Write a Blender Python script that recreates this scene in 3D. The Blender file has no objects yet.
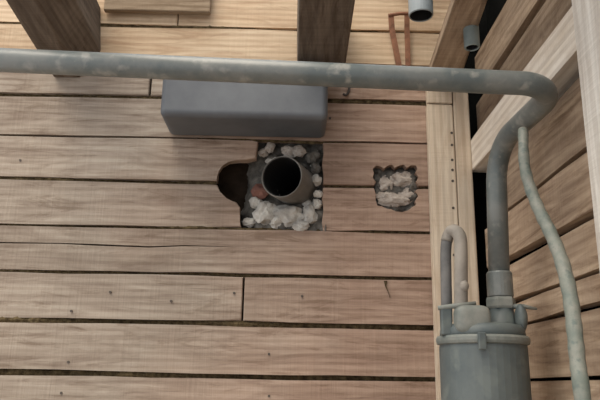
import bpy, bmesh, math, random
from mathutils import Vector, Matrix, noise

# ------------------------------------------------------------------ camera
sc = bpy.context.scene
F = 660.0                       # focal length in pixels of a 600 x 400 frame
D = 2.10                        # camera to plank wall
CAM = Vector((0.0, -D, 1.5))
PITCH, YAW, ROLL = 15.3, -0.6, 1.0
R3 = (Matrix.Rotation(math.radians(YAW), 3, 'Z') @ Matrix.Rotation(math.radians(90 + PITCH), 3, 'X')
      @ Matrix.Rotation(math.radians(ROLL), 3, 'Z'))
cd = bpy.data.cameras.new('camera')
cam = bpy.data.objects.new('camera', cd)
sc.collection.objects.link(cam)
cam.matrix_world = Matrix.Translation(CAM) @ R3.to_4x4()
cd.sensor_width = 36.0
cd.lens = 36.0 * F / 600.0
cd.clip_start = 0.02
sc.camera = cam

# ------------------------------------------------------------------ world, light, exposure
wd = bpy.data.worlds.new('overcast')
sc.world = wd
wd.use_nodes = True
bg = wd.node_tree.nodes['Background']
bg.inputs['Color'].default_value = (0.93, 0.96, 1.0, 1)
bg.inputs['Strength'].default_value = 0.52
sd = bpy.data.lights.new('hazy_sun', 'SUN')
sd.energy = 2.0
sd.angle = math.radians(50)
sd.color = (1.0, 0.90, 0.76)
so = bpy.data.objects.new('hazy_sun', sd)
sc.collection.objects.link(so)
so.rotation_euler = Vector((0.42, 0.42, -1.0)).to_track_quat('-Z', 'Y').to_euler()
sc.view_settings.view_transform = 'Standard'
sc.view_settings.look = 'None'
sc.view_settings.exposure = 1.2
sc.view_settings.gamma = 1.0
sc.view_settings.use_curve_mapping = False

# ------------------------------------------------------------------ helpers
def ray(px, py):
    return (R3 @ Vector(((px - 300) / F, (200 - py) / F, -1.0)))
def PY(px, py, y):              # point seen at (px, py) on the plane Y = y
    d = ray(px, py); return CAM + d * ((y - CAM.y) / d.y)
def PX(px, py, x):              # ... on the plane X = x
    d = ray(px, py); return CAM + d * ((x - CAM.x) / d.x)
def mpp(p):                     # metres per pixel at a point
    return -((R3.transposed() @ (Vector(p) - CAM)).z) / F

def link(o, parent=None):
    sc.collection.objects.link(o)
    if parent: o.parent = parent
    return o
def mesh_obj(name, bm, mat, parent=None, loc=None, smooth=False):
    """one mesh object; verts given in world space, origin moved to loc"""
    bmesh.ops.recalc_face_normals(bm, faces=bm.faces)
    if loc is None:
        loc = Vector((0, 0, 0))
        for v in bm.verts: loc += v.co
        loc /= max(1, len(bm.verts))
    loc = Vector(loc)
    for v in bm.verts: v.co -= loc
    me = bpy.data.meshes.new(name)
    bm.to_mesh(me); bm.free()
    if smooth:
        for p in me.polygons: p.use_smooth = True
    me.materials.append(mat)
    o = bpy.data.objects.new(name, me)
    link(o, parent)
    o.location = loc - (parent.location if parent else Vector((0, 0, 0)))
    return o
def tag(o, label, cat, group=None):
    o['label'] = label; o['category'] = cat
    if group: o['group'] = group
    return o
def struct(o, label=None):
    o['kind'] = 'structure'
    if label: o['label'] = label
    return o
def thing(name, label, cat, loc, group=None):
    o = bpy.data.objects.new(name, None); link(o); o.location = loc
    o.empty_display_size = 0.05
    return tag(o, label, cat, group)

# ------------------------------------------------------------------ materials
def nodes(name):
    m = bpy.data.materials.new(name); m.use_nodes = True
    nt = m.node_tree; b = nt.nodes['Principled BSDF']
    return m, nt, b
def N(nt, t, **kw):
    n = nt.nodes.new(t)
    for k, v in kw.items(): setattr(n, k, v)
    return n
def srgb(r, g, b):
    f = lambda c: (c / 12.92 if c <= 0.04045 else ((c + 0.055) / 1.055) ** 2.4)
    return (f(r / 255), f(g / 255), f(b / 255), 1)
def ramp(nt, stops):
    r = N(nt, 'ShaderNodeValToRGB')
    while len(r.color_ramp.elements) < len(stops): r.color_ramp.elements.new(0.5)
    for e, (p, c) in zip(r.color_ramp.elements, stops): e.position = p; e.color = c
    return r
def mix(nt, a, b, fac, mode='MIX'):
    n = N(nt, 'ShaderNodeMix', data_type='RGBA', blend_type=mode)
    L = nt.links.new
    for sock, v in ((n.inputs[6], a), (n.inputs[7], b), (n.inputs[0], fac)):
        if hasattr(v, 'links'): L(v, sock)
        else: sock.default_value = v
    return n.outputs[2]

def wood(name, light, dark, stain=(0.55, 0.5, 0.47), axis='X', stain_amt=0.5, saw=0.25, vary=0.2, rough=0.85, weather=None, streak=0.7):
    m, nt, b = nodes(name); L = nt.links.new
    tc = N(nt, 'ShaderNodeTexCoord'); oi = N(nt, 'ShaderNodeObjectInfo')
    rnd = N(nt, 'ShaderNodeVectorMath', operation='SCALE'); rnd.inputs[0].default_value = (17.3, 9.1, 23.7)
    L(oi.outputs['Random'], rnd.inputs['Scale'])
    add = N(nt, 'ShaderNodeVectorMath', operation='ADD')
    L(tc.outputs['Object'], add.inputs[0]); L(rnd.outputs[0], add.inputs[1])
    def mp(a, c):
        n = N(nt, 'ShaderNodeMapping'); L(add.outputs[0], n.inputs['Vector'])
        s = {'X': (a, c, c), 'Y': (c, a, c), 'Z': (c, c, a)}[axis]
        n.inputs['Scale'].default_value = s
        return n.outputs[0]
    def nz(vec, scale, detail=5, ro=0.6, dist=0.0):
        n = N(nt, 'ShaderNodeTexNoise'); L(vec, n.inputs['Vector'])
        n.inputs['Scale'].default_value = scale; n.inputs['Detail'].default_value = detail
        n.inputs['Roughness'].default_value = ro; n.inputs['Distortion'].default_value = dist
        return n.outputs['Fac']
    g1 = nz(mp(1.5, 11), 2.2, 7, 0.62, 1.2)
    # flowing growth-ring figure
    wv = N(nt, 'ShaderNodeTexWave', wave_type='RINGS', rings_direction=axis)
    L(mp(0.55, 6.5), wv.inputs['Vector'])
    wv.inputs['Scale'].default_value = 2.3; wv.inputs['Distortion'].default_value = 4.0
    wv.inputs['Detail'].default_value = 3.0; wv.inputs['Detail Scale'].default_value = 0.7
    fine = nz(mp(4, 120), 1.0, 3)
    sawn = nz(mp(130, 3), 1.0, 2)
    big = nz(mp(2.2, 5), 1.0, 4, 0.6)
    c1 = ramp(nt, [(0.30, dark), (0.62, light)]); L(g1, c1.inputs[0])
    c2 = ramp(nt, [(0.25, (0.62, 0.57, 0.53, 1)), (0.6, (1, 1, 1, 1))]); L(wv.outputs['Fac'], c2.inputs[0])
    col = mix(nt, c1.outputs[0], c2.outputs[0], 0.34, 'MULTIPLY')
    c3 = ramp(nt, [(0.32, (stain[0], stain[1], stain[2], 1)), (0.58, (1, 1, 1, 1))]); L(big, c3.inputs[0])
    col = mix(nt, col, c3.outputs[0], stain_amt, 'MULTIPLY')
    c4 = ramp(nt, [(0.3, (0.6, 0.6, 0.6, 1)), (0.7, (1.25, 1.25, 1.25, 1))]); L(sawn, c4.inputs[0])
    col = mix(nt, col, c4.outputs[0], saw, 'MULTIPLY')
    c5 = ramp(nt, [(0.3, (0.6, 0.57, 0.55, 1)), (0.65, (1.1, 1.1, 1.1, 1))]); L(fine, c5.inputs[0])
    col = mix(nt, col, c5.outputs[0], 0.22, 'MULTIPLY')
    stk = nz(mp(1.1, 8.5), 3.4, 5, 0.7, 1.6)
    c6 = ramp(nt, [(0.36, (0.66, 0.61, 0.57, 1)), (0.47, (1, 1, 1, 1))]); L(stk, c6.inputs[0])
    col = mix(nt, col, c6.outputs[0], streak, 'MULTIPLY')
    if weather:                     # white-balance cast painted into the boards, greyer left and pinker right
        geo = N(nt, 'ShaderNodeNewGeometry')
        wn = N(nt, 'ShaderNodeTexNoise'); L(geo.outputs['Position'], wn.inputs['Vector'])
        wn.inputs['Scale'].default_value = 1.6; wn.inputs['Detail'].default_value = 3
        sx = N(nt, 'ShaderNodeSeparateXYZ'); L(geo.outputs['Position'], sx.inputs[0])
        ma = N(nt, 'ShaderNodeMath', operation='MULTIPLY_ADD'); L(sx.outputs[0], ma.inputs[0])
        ma.inputs[1].default_value = 0.55; L(wn.outputs['Fac'], ma.inputs[2])
        wr = ramp(nt, [(0.18, weather[0]), (0.62, weather[1])]); L(ma.outputs[0], wr.inputs[0])
        col = mix(nt, col, wr.outputs[0], 1.0, 'MULTIPLY')
    hv = N(nt, 'ShaderNodeHueSaturation'); L(col, hv.inputs['Color'])
    mr = N(nt, 'ShaderNodeMapRange'); L(oi.outputs['Random'], mr.inputs[0])
    mr.inputs[3].default_value = 1 - vary; mr.inputs[4].default_value = 1 + vary
    L(mr.outputs[0], hv.inputs['Value'])
    L(hv.outputs[0], b.inputs['Base Color'])
    b.inputs['Roughness'].default_value = rough
    b.inputs['Specular IOR Level'].default_value = 0.2
    s = N(nt, 'ShaderNodeMath', operation='ADD'); L(g1, s.inputs[0]); L(sawn, s.inputs[1])
    bp = N(nt, 'ShaderNodeBump'); bp.inputs['Strength'].default_value = 0.35; bp.inputs['Distance'].default_value = 0.004
    L(s.outputs[0], bp.inputs['Height']); L(bp.outputs[0], b.inputs['Normal'])
    return m

def blotch(name, c1, c2, scale=6.0, rough=0.7, metal=0.0, bump=0.2, lo=0.38, hi=0.62, c3=None, detail=6, bscale=None, spec=0.5):
    m, nt, b = nodes(name); L = nt.links.new
    tc = N(nt, 'ShaderNodeTexCoord')
    n = N(nt, 'ShaderNodeTexNoise'); L(tc.outputs['Object'], n.inputs['Vector'])
    n.inputs['Scale'].default_value = scale; n.inputs['Detail'].default_value = detail; n.inputs['Roughness'].default_value = 0.65
    r = ramp(nt, [(lo, c1), (hi, c2)]); L(n.outputs['Fac'], r.inputs[0])
    col = r.outputs[0]
    if c3:
        n3 = N(nt, 'ShaderNodeTexNoise'); L(tc.outputs['Object'], n3.inputs['Vector'])
        n3.inputs['Scale'].default_value = scale * 3.1; n3.inputs['Detail'].default_value = 4
        r3 = ramp(nt, [(0.56, (0, 0, 0, 1)), (0.68, (1, 1, 1, 1))]); L(n3.outputs['Fac'], r3.inputs[0])
        col = mix(nt, col, c3, r3.outputs[0])
    L(col, b.inputs['Base Color'])
    b.inputs['Specular IOR Level'].default_value = spec
    b.inputs['Roughness'].default_value = rough; b.inputs['Metallic'].default_value = metal
    n2 = N(nt, 'ShaderNodeTexNoise'); L(tc.outputs['Object'], n2.inputs['Vector'])
    n2.inputs['Scale'].default_value = bscale or scale * 8; n2.inputs['Detail'].default_value = 4
    bp = N(nt, 'ShaderNodeBump'); bp.inputs['Strength'].default_value = bump; bp.inputs['Distance'].default_value = 0.004
    L(n2.outputs['Fac'], bp.inputs['Height']); L(bp.outputs[0], b.inputs['Normal'])
    return m

W_old = ((0.93, 0.975, 0.975, 1), (1.06, 0.94, 0.88, 1))
M = dict(
    plank=wood('weathered_plank', srgb(184, 168, 154), srgb(150, 132, 119), weather=W_old, saw=0.10, vary=0.1, stain_amt=0.5),
    plank_new=wood('pale_plank', srgb(216, 194, 166), srgb(188, 160, 132), stain=(0.75, 0.68, 0.6), saw=0.06, vary=0.06, streak=0.45),
    plank_side=wood('side_plank', srgb(192, 170, 146), srgb(150, 128, 108), axis='Y', saw=0.15),
    plank_dim=wood('grey_side_board', srgb(160, 142, 122), srgb(120, 102, 86), axis='Y', saw=0.15),  # darker copy of the side plank, shade of the upper boards in its colour
    plank_white=wood('whitewashed_board', srgb(236, 228, 216), srgb(216, 203, 186), axis='Y', stain_amt=0.2, vary=0.03, saw=0.05, streak=0.3),
    stud=wood('whitewashed_stud', srgb(228, 224, 216), srgb(208, 200, 190), axis='Z', saw=0.05, stain_amt=0.15, streak=0.2, vary=0.03),
    post=wood('pale_post', srgb(212, 199, 180), srgb(196, 177, 155), axis='Z', stain_amt=0.15, saw=0.04, streak=0.25, vary=0.06),
    joist=wood('dark_joist', srgb(122, 110, 98), srgb(88, 78, 69), axis='Y', vary=0.12),
    joist_pale=wood('brown_ceiling_board', srgb(182, 162, 140), srgb(146, 126, 106), axis='Y', vary=0.05),
    cross=wood('grey_cross_board', srgb(160, 142, 120), srgb(132, 114, 94), axis='X', vary=0.02, saw=0.06),
    backing=blotch('dark_backing', srgb(38, 32, 27), srgb(60, 50, 42), 9, rough=1.0, spec=0.0),
    tar=blotch('tarred_backing', srgb(13, 14, 14), srgb(24, 24, 23), 9, rough=1.0, spec=0.0),  # near-black colour painting the shade inside the open gaps
    moss=blotch('moss_caulking', srgb(66, 56, 42), srgb(104, 91, 68), 60, bump=1.0, bscale=300, rough=1.0, spec=0.0),
    pipe=blotch('dusty_grey_pipe', srgb(88, 96, 96), srgb(118, 120, 116), 9, rough=0.38, c3=srgb(138, 138, 132), bump=0.08),
    hose=blotch('mottled_hose', srgb(112, 120, 112), srgb(142, 142, 132), 22, rough=0.55, c3=srgb(104, 114, 108), bump=0.1),
    tank=blotch('grey_tank_paint', srgb(74, 84, 86), srgb(96, 103, 102), 7, rough=0.5, c3=srgb(104, 111, 108), bump=0.1),
    tank_lid=blotch('dusty_lid', srgb(106, 112, 108), srgb(136, 137, 130), 14, rough=0.6, bump=0.15),
    loop_tube=blotch('beige_loop', srgb(128, 122, 114), srgb(152, 144, 134), 12, rough=0.6),
    box=blotch('blue_grey_sheet', srgb(84, 88, 94), srgb(98, 102, 107), 5, rough=0.5, bump=0.05),
    drain=blotch('grey_plastic_pipe', srgb(102, 100, 97), srgb(124, 121, 116), 10, rough=0.5, bump=0.05),
    drain_in=blotch('pipe_bore', srgb(16, 16, 18), srgb(24, 24, 26), 10, rough=0.8, bump=0.0),  # near-black lining that puts the pipes' inner shade into colour
    pvc=blotch('pale_plastic_pipe', srgb(126, 136, 142), srgb(150, 158, 162), 8, rough=0.45, bump=0.03),
    pvc_dim=blotch('grey_green_plastic_pipe', srgb(104, 116, 116), srgb(130, 140, 138), 8, rough=0.5, bump=0.03),
    mortar=blotch('mortar', srgb(150, 146, 140), srgb(196, 192, 184), 22, rough=0.95, bump=0.6),
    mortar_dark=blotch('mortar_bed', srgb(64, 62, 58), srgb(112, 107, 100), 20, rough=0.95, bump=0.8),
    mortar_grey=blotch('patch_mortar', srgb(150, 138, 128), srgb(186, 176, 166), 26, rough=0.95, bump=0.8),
    brick=blotch('red_brick', srgb(104, 68, 58), srgb(128, 88, 76), 20, rough=0.9),
    sleeve=blotch('dark_rubber', srgb(88, 88, 88), srgb(112, 110, 108), 12, rough=0.7),
    rust=blotch('rusty_iron', srgb(112, 74, 54), srgb(150, 104, 78), 30, rough=0.8, bump=0.3),
    iron=blotch('dark_iron', srgb(54, 48, 44), srgb(80, 70, 62), 30, rough=0.6),
    floor=blotch('earth_floor', srgb(112, 98, 82), srgb(146, 130, 112), 3, rough=0.95),
)

# ------------------------------------------------------------------ geometry builders
rng = random.Random(7)
def frame_back(u, v, d):  return Vector((u, d, v))            # u = X, v = Z, d = depth (+ into the wall)
WX = PY(480, 200, 0).x                                         # inner face of the right wall
def frame_side(u, v, d):  return Vector((WX + d, u, v))       # u = Y, v = Z

def slab(name, outline, frame, d0, thick, mat, parent, bevel=0.003):
    """a board with the given (u, v) outline, front face at depth d0"""
    bm = bmesh.new()
    fv = [bm.verts.new(frame(u, v, d0)) for u, v in outline]
    f = bm.faces.new(fv)
    bv = [bm.verts.new(frame(u, v, d0 + thick)) for u, v in outline]
    n = len(outline)
    for i in range(n):
        bm.faces.new((fv[i], fv[(i + 1) % n], bv[(i + 1) % n], bv[i]))
    bm.faces.new(list(reversed(bv)))
    if bevel:
        bmesh.ops.bevel(bm, geom=list(f.edges), offset=bevel, segments=1, profile=0.5, affect='EDGES', clamp_overlap=True)
    return mesh_obj(name, bm, mat, parent)

def wavy(u0, u1, v, amp, seed, step=0.14):
    n = max(2, int(abs(u1 - u0) / step))
    out = []
    for i in range(n + 1):
        u = u0 + (u1 - u0) * i / n
        out.append((u, v + amp * noise.noise(Vector((u * 2.3, seed * 7.7, 0.3))) + amp * 0.5 * noise.noise(Vector((u * 9, seed * 3.1, 5.3)))))
    return out

def board(name, u0, u1, v0, v1, frame, d0, thick, mat, parent, gap=0.008, seed=0, amp=0.004, left=None, right=None, gap_low=None):
    """u0<u1, v0<v1; left/right: custom end outlines, (u,v) lists from top to bottom"""
    top = wavy(u0, u1, v1 - gap / 2, amp, seed)
    bot = wavy(u0, u1, v0 + (gap if gap_low is None else gap_low) / 2, amp, seed + 0.5)
    if right:
        top = [p for p in top if p[0] < right[0][0] - 0.01]
        bot = [p for p in bot if p[0] < right[-1][0] - 0.01]
        out = top + list(right) + bot[::-1]
    elif left:
        top = [p for p in top if p[0] > left[0][0] + 0.01]
        bot = [p for p in bot if p[0] > left[-1][0] + 0.01]
        out = top + bot[::-1] + list(reversed(left))
    else:
        out = top + bot[::-1]
    return slab(name, out, frame, d0, thick, mat, parent)

def tube(bm, pts, rad, seg=14, cap=True):
    """sweep of a circle along points; rad a number or a list"""
    pts = [Vector(p) for p in pts]; n = len(pts)
    rads = rad if isinstance(rad, (list, tuple)) else [rad] * n
    t0 = (pts[1] - pts[0]).normalized()
    up = Vector((0, 0, 1)) if abs(t0.z) < 0.9 else Vector((0, 1, 0))
    nv = (up - t0 * up.dot(t0)).normalized()
    rings = []
    for i in range(n):
        t = (pts[min(i + 1, n - 1)] - pts[max(i - 1, 0)]).normalized()
        nv = (nv - t * nv.dot(t)).normalized(); bvec = t.cross(nv)
        rings.append([bm.verts.new(pts[i] + (nv * math.cos(a) + bvec * math.sin(a)) * rads[i])
                      for a in (2 * math.pi * k / seg for k in range(seg))])
    for i in range(n - 1):
        for k in range(seg):
            bm.faces.new((rings[i][k], rings[i][(k + 1) % seg], rings[i + 1][(k + 1) % seg], rings[i + 1][k]))
    if cap:
        bm.faces.new(rings[0][::-1]); bm.faces.new(rings[-1])
def fillet(pts, rads, n=9):
    pts = [Vector(p) for p in pts]; out = [pts[0]]
    for i in range(1, len(pts) - 1):
        a, p, c = pts[i - 1], pts[i], pts[i + 1]
        d1, d2 = (a - p).normalized(), (c - p).normalized()
        half = d1.angle(d2) / 2; r = rads[i - 1]; L = r / math.tan(half)
        cen = p + (d1 + d2).normalized() * (r / math.sin(half))
        s, e = p + d1 * L - cen, p + d2 * L - cen
        for k in range(n + 1):
            out.append(cen + s.slerp(e, k / n).normalized() * r)
    out.append(pts[-1]); return out
def smooth_path(pts, n=8):
    pts = [Vector(p) for p in pts]; P = [pts[0] * 2 - pts[1]] + pts + [pts[-1] * 2 - pts[-2]]; out = []
    for i in range(1, len(P) - 2):
        for k in range(n):
            t = k / n; a, b, c, d = P[i - 1:i + 3]
            out.append(0.5 * ((2 * b) + (c - a) * t + (2 * a - 5 * b + 4 * c - d) * t * t + (3 * b - a - 3 * c + d) * t ** 3))
    out.append(pts[-1]); return out
def lathe(bm, prof, cen, seg=32):
    """profile (r, z) about a vertical axis at cen"""
    rings = []
    for r, z in prof:
        rings.append([bm.verts.new((cen.x + r * math.cos(2 * math.pi * k / seg), cen.y + r * math.sin(2 * math.pi * k / seg), z)) for k in range(seg)])
    for i in range(len(prof) - 1):
        for k in range(seg):
            bm.faces.new((rings[i][k], rings[i][(k + 1) % seg], rings[i + 1][(k + 1) % seg], rings[i + 1][k]))
    bm.faces.new(rings[0][::-1]); bm.faces.new(rings[-1])
def pipe_shell(bm, base, mouth, ro, ri, seg=32, depth=None):
    """hollow pipe from base to an open mouth"""
    base, mouth = Vector(base), Vector(mouth); t = (mouth - base).normalized()
    up = Vector((0, 0, 1)) if abs(t.z) < 0.9 else Vector((0, 1, 0))
    a1 = (up - t * up.dot(t)).normalized(); a2 = t.cross(a1)
    L = (mouth - base).length; depth = depth or L * 0.95
    rings = []
    for r, s in ((ro, 0), (ro, L - 0.003), (ro - 0.002, L), (ri + 0.001, L), (ri, L - 0.003), (ri, L - depth)):
        rings.append([bm.verts.new(base + t * s + (a1 * math.cos(q) + a2 * math.sin(q)) * r) for q in (2 * math.pi * k / seg for k in range(seg))])
    for i in range(len(rings) - 1):
        for k in range(seg):
            bm.faces.new((rings[i][k], rings[i][(k + 1) % seg], rings[i + 1][(k + 1) % seg], rings[i + 1][k]))
    bm.faces.new(rings[0][::-1]); bm.faces.new(rings[-1])
def disc(bm, cen, t, r, seg=32, thick=0.004):
    tube(bm, [Vector(cen) - Vector(t).normalized() * thick, Vector(cen)], r, seg)
def box_bm(bm, lo, hi, bevel=0.003, seg=2):
    lo, hi = Vector(lo), Vector(hi)
    r = bmesh.ops.create_cube(bm, size=1.0)
    for v in r['verts']:
        v.co = Vector([(lo[i] + hi[i]) / 2 + v.co[i] * (hi[i] - lo[i]) for i in range(3)])
    if bevel:
        es = {e for v in r['verts'] for e in v.link_edges}
        bmesh.ops.bevel(bm, geom=list(es), offset=bevel, segments=seg, profile=0.5, affect='EDGES', clamp_overlap=True)
def lump(bm, cen, r, seed, rough=0.35, sub=2, freq=1.6):
    q = bmesh.ops.create_icosphere(bm, subdivisions=sub, radius=1.0)
    r = Vector(r) if not isinstance(r, (int, float)) else Vector((r, r, r))
    for v in q['verts']:
        n = v.co.normalized()
        k = 1 + rough * noise.noise(n * freq + Vector((seed * 3.7, seed, 0))) + rough * 0.6 * noise.noise(n * freq * 2.6 + Vector((seed, 9, seed * 2)))
        v.co = Vector(cen) + Vector((n.x * r.x, n.y * r.y, n.z * r.z)) * k

# ------------------------------------------------------------------ setting: floor, plank wall, side wall
XL, YN, ZT = -2.3, -3.2, 3.25
bm = bmesh.new(); box_bm(bm, (XL - 0.5, YN - 1.0, -0.10), (WX + 0.3, 0.2, 0.0), 0)
fl = struct(mesh_obj('floor', bm, M['floor']))

hx, hz = PY(301, 190, 0.11).x, PY(301, 190, 0.11).z; hr = 0.062
bm = bmesh.new()
for lo, hi in (((XL, 0.0), (WX + 0.12, hz - hr)), ((XL, hz + hr), (WX + 0.12, ZT)), ((XL, hz - hr), (hx - hr, hz + hr)), ((hx + hr, hz - hr), (WX + 0.12, hz + hr))):
    box_bm(bm, (lo[0], 0.115, lo[1]), (hi[0], 0.15, hi[1]), 0)
wall = struct(mesh_obj('wall_back', bm, M['backing']), 'wall of wide weathered horizontal planks with dark gaps')
SX = 215
seam_px = [-8, 27.5, 62, 98.5, 139, 182.5, 228.5, 274.5, 323.5, 376]
Z = [PY(SX, y, 0).z for y in seam_px]                          # falling
ROW = Z[-2] - Z[-1]
low = []
z = Z[-1]
while z > 0.12: z -= 0.150; low.append(max(z, 0.0))
zs = [Z[0] + 0.13, Z[0] + 0.26] if Z[0] + 0.26 < ZT + 0.1 else [Z[0] + 0.13]
levels = sorted(zs, reverse=True) + Z + low
T = 0.036
def W2(px, py): p = PY(px, py, 0); return (p.x, p.z)
def ends(lst): return [W2(*p) for p in lst]
XR = PY(466, 190, 0).x
GAP = [.010, .015, .008, .017, .008, .011, .008, .009, .015, .016]
def G(r): return GAP[r] if 0 <= r < len(GAP) else 0.010
for i in range(len(levels) - 1):
    v1, v0 = levels[i], levels[i + 1]
    row = i - len(zs)                                           # 0 = between seam_px[0] and seam_px[1]
    mat = M['plank_new'] if row <= 1 else M['plank']  # top rows: paler, warmer copy with the light from above in its colour
    d = rng.uniform(-0.003, 0.004); amp = 0.0045
    kw = dict(frame=frame_back, d0=d, thick=T, parent=wall, amp=amp, gap=G(row), gap_low=G(row + 1))
    if row == 0:
        j = W2(178, 18)[0]
        board('plank', XL, j - 0.002, v0, v1, mat=mat, seed=i, **kw); board('plank', j + 0.002, XR, v0, v1, mat=mat, seed=i, **kw)
    elif row == 2:
        j = W2(150, 88)[0]
        board('plank', XL, j - 0.004, v0, v1, mat=mat, seed=i, **kw); board('plank', j + 0.004, XR, v0, v1, mat=mat, seed=i, **kw)
    elif row == 4:
        rt = ends([(258, 142), (256, 158), (247, 160), (238, 160), (229, 161), (222, 165), (218, 171), (217, 181)])
        board('plank', XL, 0, v0, v1, mat=mat, seed=i, right=rt, **kw)
        lf = ends([(323, 143), (324, 155), (322, 164), (324, 175), (323, 184.5)])
        nt_ = ends([(374, 185.5), (376, 182), (372, 178), (374, 173), (372, 169), (376, 165), (381, 166), (384, 169), (388, 165), (392, 164), (395, 168),
                    (400, 165), (404, 164), (407, 168), (411, 165), (416, 165), (418, 169), (415, 173), (419, 177), (416, 182), (418, 186)])
        top = [p for p in wavy(lf[0][0], XR, v1 - 0.004, amp, i)][1:]
        bot = [p for p in wavy(nt_[-1][0], XR, v0 + 0.004, amp, i + .5)][1:]
        slab('plank', [lf[0]] + top + bot[::-1] + nt_[::-1] + lf[::-1][:-1], frame_back, d, T, mat, wall, 0.002)
    elif row == 5:
        rt = ends([(217, 184.5), (219, 192), (226, 199), (236, 202), (240, 207), (239, 218), (241, 227)])
        board('plank', XL, 0, v0, v1, mat=mat, seed=i, right=rt, **kw)
        lf = ends([(323, 187.5), (322, 199), (324, 210), (322, 222), (323, 231)])
        nt_ = ends([(374, 188), (376, 194), (375, 200), (377, 206), (382, 206), (386, 209), (391, 209), (396, 212), (402, 212), (408, 211), (412, 207), (417, 205),
                    (415, 201), (419, 196), (415, 191), (418, 189)])
        top = [p for p in wavy(nt_[-1][0], XR, v1 - 0.004, amp, i)][1:]
        bot = [p for p in wavy(lf[-1][0], XR, v0 + 0.004, amp, i + .5)][1:]
        slab('plank', [lf[0]] + nt_ + top + bot[::-1] + lf[::-1][:-1], frame_back, d, T, mat, wall, 0.002)
    elif row == 6:                                              # long split running in from the left end
        up = [(0, 242), (60, 243), (95, 244), (150, 246.3), (185, 245.2), (215, 246.2)]
        dn = [(215, 246.8), (185, 246.3), (150, 247.8), (95, 245.8), (60, 244), (0, 243.4)]
        uu, dd = ends(up), ends(dn)
        lf = [(XL, v1 - 0.004), (XL, uu[0][1])] + uu + [W2(248, 247.3)] + dd + [(XL, dd[-1][1]), (XL, v0 + 0.004)]
        board('plank', XL, XR, v0, v1, mat=mat, seed=i, left=lf, **kw)
    elif row == 7:
        j = W2(243, 300)[0]
        board('plank', XL, j - 0.003, v0, v1, mat=mat, seed=i, **kw); board('plank', j + 0.003, XR, v0, v1, mat=mat, seed=i, **kw)
    else:
        board('plank', XL, XR, v0, v1, mat=mat, seed=i, **kw)
# ragged moss packed in the seams
for i in range(1, len(levels) - 1):
    row = i - len(zs)
    spans = [(XL, XR)]
    if row == 5: spans = [(XL, W2(216, 182)[0]), (W2(325, 186)[0], W2(372, 186)[0]), (W2(420, 186)[0], XR)]
    for a, b_ in spans:
        n = max(6, int((b_ - a) / 0.016)); bm = bmesh.new(); rows = []
        for k in range(n + 1):
            u = a + (b_ - a) * k / n
            pk = noise.noise(Vector((u * 3.1, i * 5.3, 0.7))); h = G(row) / 2 + 0.004 * rng.random(); dy = 0.005 - 0.018 * pk + 0.006 * rng.random()
            dy = max(dy, -0.004); rows.append([bm.verts.new((u, dy + 0.004, levels[i] + h)), bm.verts.new((u, dy, levels[i] + rng.uniform(-.002, .002))), bm.verts.new((u, dy + 0.004, levels[i] - h))])
        for k in range(n):
            for q in range(2): bm.faces.new((rows[k][q], rows[k + 1][q], rows[k + 1][q + 1], rows[k][q + 1]))
        c = mesh_obj('caulking', bm, M['moss'], wall); c['kind'] = 'stuff'

# right wall: planks run away from the camera
bm = bmesh.new(); box_bm(bm, (WX + 0.09, YN, 0.0), (WX + 0.125, 0.112, ZT), 0)
box_bm(bm, (XR + 0.004, 0.09, 0.0), (WX + 0.09, 0.112, ZT), 0)
wr = struct(mesh_obj('wall_right', bm, M['tar']), 'side wall of rough horizontal planks with open dark gaps')
def zc(y): return PY(480, y, 0).z
# (upper edge, lower edge, thickness proud of the wall, material, near end of the board at the corner)
zx = lambda x, y, d=0.0: PX(x, y, WX + d).z
yx = lambda x, y, d=0.0: PX(x, y, WX + d).y
# (upper z, lower z, depth of face behind the wall plane, thickness, material, Y of the far end)
side = [(zx(488, 33), zx(513, 38), 0.0, 0.036, 'plank_dim', -0.03),
        (zx(513, 38) - 0.006, zx(516, 43), 0.022, 0.02, 'plank_side', -0.03),
        (zx(524, 33), zx(545, 33, -0.03) - 0.02, 0.0, 0.036, 'plank_dim', -0.015),
        (zx(525, 67, -0.03), zx(543, 90, -0.03), -0.03, 0.068, 'plank_white', -0.01),
        (zc(182), zc(229), 0.0, 0.036, 'plank_side', yx(491, 205)), (zc(232), zc(271), 0.0, 0.036, 'plank_side', -0.03),
        (zc(276), zc(309), 0.003, 0.036, 'plank_side', -0.03), (zc(312), zc(331), 0.0, 0.036, 'plank_side', -0.05),
        (zc(333), zc(379), 0.002, 0.036, 'plank_side', -0.02)]
for k, (za, zb, d, thick, mt, ye) in enumerate(side):
    am = 0.007 if k > 3 else 0.003
    if k == 5:                                                   # butt joint by the stud
        yj = PX(590, 170, WX).y
        board('plank', YN, yj - 0.003, zb, za, frame_side, d, thick, M[mt], wr, 0.004, 40 + k, am)
        board('plank', yj + 0.003, ye, zb, za, frame_side, d, thick, M[mt], wr, 0.004, 40 + k, am)
    else:
        board('plank', YN, ye, zb, za, frame_side, d, thick, M[mt], wr, 0.004, 40 + k, am)
z = zc(380); k = 60
while z > 0.02:
    z0 = max(z - 0.148, 0.0); board('plank', YN, -0.02, z0, z, frame_side, rng.uniform(0, .004), 0.036, M['plank_side'], wr, 0.004, k, 0.004); z = z0; k += 1

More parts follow.
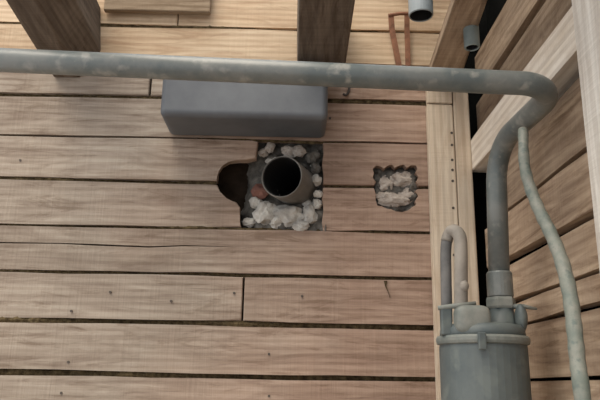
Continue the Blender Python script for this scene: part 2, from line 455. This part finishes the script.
# ------------------------------------------------------------------ large timber: corner post, stud, joists
def vbeam(name, x0, x1, y0, y1, z0, z1, mat, parent=None, bevel=0.004):
    bm = bmesh.new(); box_bm(bm, (x0, y0, z0), (x1, y1, z1), bevel); return mesh_obj(name, bm, mat, parent)
xa, xb, xc = PY(430, 190, -0.03).x, PY(457, 190, -0.03).x, PY(473, 190, -0.03).x
ztop = PY(440, 82, -0.03).z
pt = thing('corner_post', 'pale wooden corner post of two boards behind the grey tank', 'post', (xb, -0.02, 0))
zcap = PY(440, 104, -0.03).z
vbeam('post_board', xa, xb - 0.0012, -0.032, -0.004, 0, zcap - 0.0015, M['post'], pt)
vbeam('post_block', xa + 0.002, xb - 0.002, -0.036, -0.004, zcap + 0.0015, ztop, M['post'], pt)
vbeam('post_board', xb + 0.0012, xc, -0.038, -0.004, 0, ztop, M['post'], pt)
for y in (133, 145, 160, 170, 181, 208, 255):
    p = PY(452 + (y - 150) * 0.02, y, -0.032); bm = bmesh.new(); disc(bm, p + Vector((0, -0.0015, 0)), (0, -1, 0), 0.0045, 10, 0.004)
    mesh_obj('nail_head', bm, M['iron'], pt)

ps = PX(573, 0, WX - 0.05)
stud = vbeam('wall_stud', WX - 0.062, WX - 0.034, ps.y - 0.14, PX(583, 110, WX - 0.06).y, 0, ZT, M['stud'])
tag(stud, 'whitewashed upright stud nailed over the side wall planks at right edge', 'post')

def joist(name, sect, length, pitch, mat, label, roll=0):
    """prism from the wall towards the room, cross-section (x, z) at the wall, rising by pitch degrees"""
    bm = bmesh.new(); t = math.tan(math.radians(pitch))
    a = [bm.verts.new((x, -0.006, z)) for x, z in sect]
    mids = []
    prev = a
    for s in (0.33, 0.66, 1.0):
        c = [bm.verts.new((x + 0.004 * noise.noise(Vector((x * 9, s * 5, z))), -length * s, zz + length * s * t)) for x, zz in sect for z in (zz,)]
        for i in range(len(sect)):
            bm.faces.new((prev[i], prev[(i + 1) % len(sect)], c[(i + 1) % len(sect)], c[i]))
        prev = c
    bm.faces.new(a[::-1]); bm.faces.new(prev)
    bmesh.ops.recalc_face_normals(bm, faces=bm.faces)
    es = [e for e in bm.edges if abs(e.verts[0].co.y - e.verts[1].co.y) > 0.1]
    bmesh.ops.bevel(bm, geom=es, offset=0.006, segments=2, profile=0.5, affect='EDGES', clamp_overlap=True)
    return tag(mesh_obj(name, bm, mat), label, 'beam')
S = lambda *pp: [W2(*p) for p in pp]
joist('roof_joist', S((54, 78), (80, 78), (101, 52), (101, 8), (54, 8)), 2.6, 5.5, M['joist'], 'dark rough joist above the left end of the long pipe')
joist('roof_joist', S((297, 82), (343, 82), (344, 20), (297, 20)), 2.6, 5.0, M['joist'], 'dark joist meeting the plank wall above the blue-grey box')
def ceiling_board(pa, pb, qa, qb, th, y_end, pitch):
    """flat board whose lower edges run from wall pixels pa, pb through qa, qb"""
    t = math.tan(math.radians(pitch)); z0 = PY(*pa, 0).z; bm = bmesh.new(); low = []
    for p, q in ((pa, qa), (pb, qb)):
        w = PY(*p, 0); d = ray(*q); k = (z0 - CAM.z - t * CAM.y) / (d.z + t * d.y); e = CAM + d * k
        f = (y_end + 0.006) / (e.y + 0.006)
        low.append((Vector((w.x, -0.006, z0)), Vector((w.x + (e.x - w.x) * f, y_end, z0 - t * y_end))))
    (a, c), (b_, d_) = low; up = Vector((0, 0, th))
    v = [bm.verts.new(p) for p in (a, b_, d_, c, a + up, b_ + up, d_ + up, c + up)]
    for q in ((0, 1, 2, 3), (4, 7, 6, 5), (0, 4, 5, 1), (1, 5, 6, 2), (2, 6, 7, 3), (3, 7, 4, 0)): bm.faces.new([v[i] for i in q])
    bmesh.ops.bevel(bm, geom=list(bm.edges), offset=0.003, segments=1, profile=0.5, affect='EDGES')
    return mesh_obj('ceiling_board', bm, M['joist_pale'])
tag(ceiling_board((427, 81), (460, 81), (455, 0), (483, 0), 0.035, -2.4, 1.5), 'brown ceiling board running over the pale corner post', 'board')

p0, p1 = PY(103, 11, -0.03), PY(210, 12, -0.03)
bm = bmesh.new(); box_bm(bm, (p0.x, -0.03, p1.z), (p1.x, -0.006, p1.z + 0.14), 0.004)
tag(mesh_obj('cross_board', bm, M['cross']), 'grey-brown board nailed high on the wall beside the left joist', 'board')

# ------------------------------------------------------------------ blue-grey box under the pipe
pa, pb = PY(159, 115, -0.19), PY(328, 116, -0.19)
zt = PY(240, 62, -0.19).z
bm = bmesh.new(); box_bm(bm, (pa.x, -0.19, pa.z), (pb.x, -0.004, zt), 0.02, 6)
tag(mesh_obj('metal_box', bm, M['box'], None, None), 'smooth blue-grey rectangular box fixed to planks under the long pipe', 'box')

# ------------------------------------------------------------------ drain stub and mortar in the broken opening
base, mouth = PY(301, 190, 0.10), PY(281.5, 176.5, -0.10)
base = base + (base - mouth).normalized() * 0.5
ro = 21.5 * mpp(mouth)
dr = thing('drain_pipe', 'short grey drain pipe stub with dark open mouth set in mortar', 'pipe', base)
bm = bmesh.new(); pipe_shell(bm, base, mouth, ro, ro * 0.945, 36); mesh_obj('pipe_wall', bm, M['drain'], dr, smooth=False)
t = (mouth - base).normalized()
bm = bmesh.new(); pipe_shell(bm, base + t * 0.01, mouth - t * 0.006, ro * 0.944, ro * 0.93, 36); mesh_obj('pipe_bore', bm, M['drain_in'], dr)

mo = thing('mortar_collar', 'crumbling whitish mortar packed around the drain pipe stub', 'mortar', PY(285, 225, 0.05))
def bed(px0, px1, py0, py1, nx, ny, dfun, mat, parent, name='mortar_bed', hole=None):
    bm = bmesh.new(); g = []
    for j in range(ny + 1):
        row = []
        for i in range(nx + 1):
            x = px0 + (px1 - px0) * i / nx; y = py0 + (py1 - py0) * j / ny
            row.append(bm.verts.new(PY(x, y, dfun(x, y))))
        g.append(row)
    for j in range(ny):
        for i in range(nx):
            x = px0 + (px1 - px0) * (i + .5) / nx; y = py0 + (py1 - py0) * (j + .5) / ny
            if hole and math.hypot(x - hole[0], y - hole[1]) < hole[2]: continue
            bm.faces.new((g[j][i], g[j][i + 1], g[j + 1][i + 1], g[j + 1][i]))
    o = mesh_obj(name, bm, mat, parent, smooth=True); return o
def fA(x, y):
    d = 0.055 - 0.045 * min(1, max(0, (y - 192) / 26)) + 0.02 * noise.noise(Vector((x / 9, y / 9, 1))) + 0.012 * noise.noise(Vector((x / 4, y / 4, 7)))
    if x < 262: d += 0.045 * min(1, (262 - x) / 14)
    if x < 250: d += 0.006 * (250 - x) * (1 + 0.8 * noise.noise(Vector((y / 7, 2, 2))))
    return d
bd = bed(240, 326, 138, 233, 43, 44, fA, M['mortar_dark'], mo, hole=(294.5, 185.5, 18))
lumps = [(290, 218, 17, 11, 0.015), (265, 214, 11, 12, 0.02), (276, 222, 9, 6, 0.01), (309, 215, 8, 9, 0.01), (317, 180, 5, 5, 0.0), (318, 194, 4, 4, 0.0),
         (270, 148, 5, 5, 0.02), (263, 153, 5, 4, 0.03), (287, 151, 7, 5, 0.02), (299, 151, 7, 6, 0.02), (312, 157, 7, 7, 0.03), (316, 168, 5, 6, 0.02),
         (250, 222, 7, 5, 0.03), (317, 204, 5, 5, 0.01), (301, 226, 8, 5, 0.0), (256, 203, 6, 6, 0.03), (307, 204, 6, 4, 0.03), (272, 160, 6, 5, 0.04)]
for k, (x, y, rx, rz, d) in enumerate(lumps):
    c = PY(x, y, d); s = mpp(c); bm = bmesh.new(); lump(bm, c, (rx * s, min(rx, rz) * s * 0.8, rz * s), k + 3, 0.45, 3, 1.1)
    mesh_obj('mortar_lump', bm, M['mortar_dark'] if k in (10, 11, 17) else M['mortar_grey'] if 6 <= k <= 9 else M['mortar'], mo)  # upper lumps get greyer mortar, painting in the shade under the box
for k in range(26):
    a = rng.uniform(0, 6.283); rr = rng.uniform(27, 40); x, y = 292 + rr * math.cos(a) * .8, 190 + rr * math.sin(a)
    if not (246 < x < 320 and 146 < y < 228) or math.hypot(x - 295, y - 186) < 26: continue
    c = PY(x, y, 0.035 - 0.02 * max(0, (y - 195) / 35)); q = rng.uniform(2, 4.2) * mpp(c); bm = bmesh.new(); lump(bm, c, (q * rng.uniform(.8, 1.7), q, q), k + 80, 0.7, 2, 1.4)
    mesh_obj('mortar_lump', bm, M['mortar'] if rng.random() < .6 else M['mortar_grey'], mo)
c = PY(261, 192, 0.03); s = mpp(c); bm = bmesh.new(); lump(bm, c, (9 * s, 6 * s, 7 * s), 51, 0.6); mesh_obj('brick_fragment', bm, M['brick'], mo)['label'] = 'reddish brick fragment'

mp_ = thing('mortar_patch', 'small rough square mortar patch chiselled into planks beside pale post', 'mortar', PY(396, 210, 0.03))
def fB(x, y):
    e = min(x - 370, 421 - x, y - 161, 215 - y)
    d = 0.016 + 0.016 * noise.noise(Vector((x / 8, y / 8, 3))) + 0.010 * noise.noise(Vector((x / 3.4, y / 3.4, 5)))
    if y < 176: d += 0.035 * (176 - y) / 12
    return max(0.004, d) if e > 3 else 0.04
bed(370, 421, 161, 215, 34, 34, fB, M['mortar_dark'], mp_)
for k, (x, y, rx, rz, d) in enumerate([(402, 180, 10, 8, 0.012), (384, 184, 7, 8, 0.012), (394, 200, 15, 7, 0.008), (384, 197, 8, 6, 0.01), (406, 194, 8, 6, 0.014), (410, 182, 5, 6, 0.02), (392, 178, 6, 5, 0.016)]):
    c = PY(x, y, d + 0.008); s = mpp(c); bm = bmesh.new(); lump(bm, c, (rx * s, min(rx, rz) * s * 0.7, rz * s), k + 31, 0.55, 3, 1.3)
    mesh_obj('mortar_lump', bm, M['mortar_grey'], mp_)

# ------------------------------------------------------------------ long grey pipe with its bends
YH, YV = -D + 1.26, -D + 1.58
RP = 0.0252
A = PY(0, 60, YH); B = PY(562, 85, YH); dirx = (A - B).normalized()
Aext = B + dirx * 2.75
C2 = Vector((B.x, YV, B.z)); tgt = PY(497, 168, YV); C2 = Vector((tgt.x, YV, tgt.z + 0.055))
E = PY(499, 272, YV)
wp = thing('water_pipe', 'long dusty grey pipe bending towards the wall and down into the tank', 'pipe', Aext)
bm = bmesh.new(); tube(bm, fillet([Aext, B, C2, E], [0.075, 0.10], 10), RP, 20); mesh_obj('pipe_run', bm, M['pipe'], wp, smooth=True)
E2 = PY(499, 298, YV)
bm = bmesh.new(); r = 12.6 * mpp(E); lathe(bm, [(r * .86, E2.z), (r, E2.z + .004), (r, E.z - .004), (r * .9, E.z)], E, 24); mesh_obj('collar', bm, M['pipe'], wp)

# ------------------------------------------------------------------ thin hose branching off
hp = []
q = [(522, 138, 0.62), (524.5, 165, 0.64), (531, 190, 0.68), (541, 214, 0.74), (551, 234, 0.80), (562, 262, 0.88), (570, 295, 0.95), (574.5, 330, 1.0), (578, 365, 1.04), (583, 402, 1.08)]
for x, y, k in q:
    hp.append(PY(x, y, YV + (YH - YV) * k - 0.01))
hp[0] = PY(523, 130, YV + (YH - YV) * 0.55)
last = hp[-1]; hp += [last + Vector((0.006, -0.01, -0.35)), Vector((last.x + 0.01, last.y - 0.02, 0.014))]
hs = thing('hose', 'thin mottled grey-green hose hanging from the bent pipe', 'hose', hp[-1])
pathh = smooth_path(hp, 6); bm = bmesh.new(); tube(bm, pathh, [0.0112 + 0.0034 * min(1, i / 36) + 0.0007 * math.sin(i * 1.7) for i in range(len(pathh))], 12); mesh_obj('hose_run', bm, M['hose'], hs, smooth=True)

# ------------------------------------------------------------------ tank
YC = YV
tc_ = PY(482.5, 342, YC); s = mpp(tc_); RT = 43.5 * s
zpx = lambda y, x=482.5: PY(x, y, YC - RT * 0.6).z
zr = PY(482.5, 338, YC - RT).z
tk = thing('tank', 'upright grey metal tank with clamped lid in the corner', 'tank', (tc_.x, YC, 0))
cen = Vector((tc_.x, YC, 0))
bm = bmesh.new(); lathe(bm, [(RT * .9, 0.0), (RT * .98, 0.02), (RT * .985, zr - 0.02), (RT * .97, zr - 0.008)], cen, 40); mesh_obj('body', bm, M['tank'], tk, smooth=False)
bm = bmesh.new(); lathe(bm, [(RT * .98, zr - 0.011), (RT * 1.03, zr - 0.009), (RT * 1.05, zr - 0.003), (RT * 1.05, zr + 0.004), (RT * 1.02, zr + 0.009), (RT * .95, zr + 0.010)], cen, 40)
rim = mesh_obj('lid_rim', bm, M['tank_lid'], tk)
zl = zr + 0.010
bm = bmesh.new(); lathe(bm, [(RT * .97, zr + 0.006), (RT * .95, zl + 0.014), (RT * .88, zl + 0.024), (RT * .6, zl + 0.030), (RT * .2, zl + 0.032)], cen, 40); lid = mesh_obj('lid', bm, M['tank'], tk, smooth=True)
def pc(x, y, dy): return PY(x, y, YC + dy)
# dome lump, neck, nut
c = pc(472, 320, -RT * .55); bm = bmesh.new(); lump(bm, (0, 0, 0), 1.0, 3, 0.0, 4)
for v in bm.verts: v.co = c + Vector([math.copysign(abs(q) ** 0.5, q) * k * s for q, k in zip(v.co, (17, 12, 14))])
mesh_obj('inlet_boss', bm, M['tank_lid'], tk, smooth=True)
cn = Vector((E.x, YV, 0)); z1, z2 = pc(499, 334, 0).z, pc(499, 308, 0).z
bm = bmesh.new(); lathe(bm, [(15 * s, z1), (14 * s, z1 + .012), (12 * s, z2)], cn, 28); mesh_obj('outlet_neck', bm, M['tank'], tk, smooth=True)
bm = bmesh.new(); lathe(bm, [(14 * s, z2 - .002), (15 * s, z2 + .003), (15 * s, E2.z - .005), (14 * s, E2.z + .001)], cn, 6); mesh_obj('union_nut', bm, M['tank_lid'], tk)
# clamp bolt
c = pc(482, 341, -RT * 1.06); bm = bmesh.new(); box_bm(bm, c - Vector((3.5 * s, .006, 8 * s)), c + Vector((3.5 * s, .006, 8 * s)), 0.002)
b1 = mesh_obj('clamp', bm, M['tank'], tk)
bm = bmesh.new(); disc(bm, c + Vector((0, -.012, -.004)), (0, -1, 0), 3.4 * s, 6, .008); mesh_obj('clamp_bolt', bm, M['iron'], b1)
# latch on the left, flat lever plates
c = pc(446, 320, -RT * .35); bm = bmesh.new(); box_bm(bm, c - Vector((5.5 * s, .010, 15 * s)), c + Vector((5.5 * s, .010, 13 * s)), 0.004); la = mesh_obj('latch', bm, M['tank'], tk)
bm = bmesh.new(); box_bm(bm, c + Vector((-6.5 * s, -.014, -8 * s)), c + Vector((5 * s, -.008, -4 * s)), 0.002); mesh_obj('latch_clip', bm, M['tank_lid'], la)
bm = bmesh.new(); tube(bm, [pc(438, 308, -RT * .4), pc(458, 305.5, -RT * .45), pc(476, 303, -RT * .5)], [2.2 * s, 2.6 * s, 1.8 * s], 10); mesh_obj('lever', bm, M['tank_lid'], tk, smooth=True)
bm = bmesh.new(); tube(bm, [pc(508, 306, -RT * .2), pc(524, 306.5, -RT * .25), pc(537, 309, -RT * .3)], [2.6 * s, 2.4 * s, 1.2 * s], 10); mesh_obj('lever', bm, M['tank_lid'], tk, smooth=True)
c = pc(521, 318, -RT * .3); bm = bmesh.new(); lump(bm, c, (6 * s, 8 * s, 14 * s), 8, 0.05, 3); mesh_obj('side_lug', bm, M['tank'], tk, smooth=True)

# looped tube standing on the lid
lp = [pc(447, 322, .0), pc(446, 275, .0), pc(446, 247, .0), pc(449, 234, -.006), pc(455, 231, -.02), pc(460, 238, -.03), pc(461, 255, -.035), pc(461, 280, -.035), pc(461, 320, -.03)]
lt = thing('loop_tube', 'bent loop of beige tube standing on the tank lid', 'tube', lp[0])
sp = smooth_path(lp, 6)
bm = bmesh.new(); tube(bm, sp[:16], 5.6 * s, 14); mesh_obj('rubber_sleeve', bm, M['sleeve'], lt, smooth=True)  # left leg of the loop, a darker grey tube
bm = bmesh.new(); tube(bm, sp[14:], [6.0 * s] * 6 + [6.8 * s] * (len(sp) - 20), 14); mesh_obj('tube_run', bm, M['loop_tube'], lt, smooth=True)
c = pc(464, 286, -.045); bm = bmesh.new(); lump(bm, c, (5 * s, 5 * s, 6 * s), 5, 0.05, 2); mesh_obj('valve_knob', bm, M['loop_tube'], lt, smooth=True)

# ------------------------------------------------------------------ pipe ends hanging at the top
m1 = PY(421, 16, -0.16); r1 = 12.2 * mpp(m1)
def vent(top, mouth, r, ri, mat, label):
    t = thing('vent_pipe', label, 'pipe', mouth)
    bm = bmesh.new(); pipe_shell(bm, top, mouth, r, ri, 28); mesh_obj('pipe_wall', bm, mat, t)
    d = (mouth - top).normalized()
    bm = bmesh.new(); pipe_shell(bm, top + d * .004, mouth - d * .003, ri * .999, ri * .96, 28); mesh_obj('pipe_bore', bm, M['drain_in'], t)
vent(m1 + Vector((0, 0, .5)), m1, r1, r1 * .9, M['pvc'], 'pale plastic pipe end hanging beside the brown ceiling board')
bz = PY(427, 81, 0).z; bt = math.tan(math.radians(1.5)); bd_ = ray(471, 29)
b2 = CAM + bd_ * ((bz - CAM.z - bt * CAM.y) / (bd_.z + bt * bd_.y))
m2 = PY(471.5, 48, b2.y); r2 = 7.8 * mpp(m2)
m2 = Vector((b2.x, b2.y, m2.z))
vent(Vector((b2.x, b2.y, b2.z + 0.012)), m2, r2, r2 * .76, M['pvc_dim'], 'small grey-green pipe stub under the brown ceiling board near side wall')

# rusty bracket and hook on the wall
br = thing('iron_bracket', 'rusty bent iron strap bracket hanging on the pale planks', 'bracket', PY(398, 60, -.01))
y0 = -0.012
def strip(pts, w, th, name):
    bm = bmesh.new(); prev = None
    for (x, y, dep) in pts:
        p = PY(x, y, dep); ww = w * mpp(p)
        cur = [bm.verts.new(p + Vector((a * ww, b_ * th, 0))) for a, b_ in ((-.5, -.5), (.5, -.5), (.5, .5), (-.5, .5))]
        if prev:
            for i in range(4): bm.faces.new((prev[i], prev[(i + 1) % 4], cur[(i + 1) % 4], cur[i]))
        else: bm.faces.new(cur)
        prev = cur
    bm.faces.new(prev); return mesh_obj(name, bm, M['rust'], br)
strip([(391, 15, y0 - .02), (392, 30, y0 - .012), (395, 45, y0 - .006), (399, 66, y0)], 5.5, .006, 'strap')
strip([(407, 15, y0 - .02), (407, 30, y0 - .012), (407.5, 45, y0 - .006), (408, 66, y0)], 5, .006, 'strap')
bm = bmesh.new(); tube(bm, [PY(388.5, 15.5, y0 - .021), PY(400, 13.5, y0 - .022), PY(410, 13.5, y0 - .021)], .0065, 8); mesh_obj('cross_bar', bm, M['rust'], br)

hk = [PY(349, 84, -.002), PY(349, 90, -.012), PY(346.5, 95, -.016), PY(343, 94, -.016)]
bm = bmesh.new(); tube(bm, smooth_path(hk, 5), .0045, 8)
tag(mesh_obj('wall_hook', bm, M['iron'], smooth=True), 'small dark iron hook under the pipe right of the box', 'hook')

# dark split in a lower plank, drawn as an added raised sliver
sp_ = [(387, 281), (386, 286), (388, 292), (390, 298), (388.5, 293), (385, 286), (384, 281)]
slab('bark_sliver', [W2(*p) for p in sp_], frame_back, -0.0055, 0.008, M['moss'], wall, 0)

for x, y in ((110, 292), (71, 311), (171, 301), (68, 362), (61, 393), (234, 293), (302, 296), (269, 354), (269, 396), (330, 118), (20, 160)):
    bm = bmesh.new(); disc(bm, PY(x, y, -0.005), (0, -1, 0), 0.004, 8, 0.010); mesh_obj('nail_head', bm, M['iron'], wall)
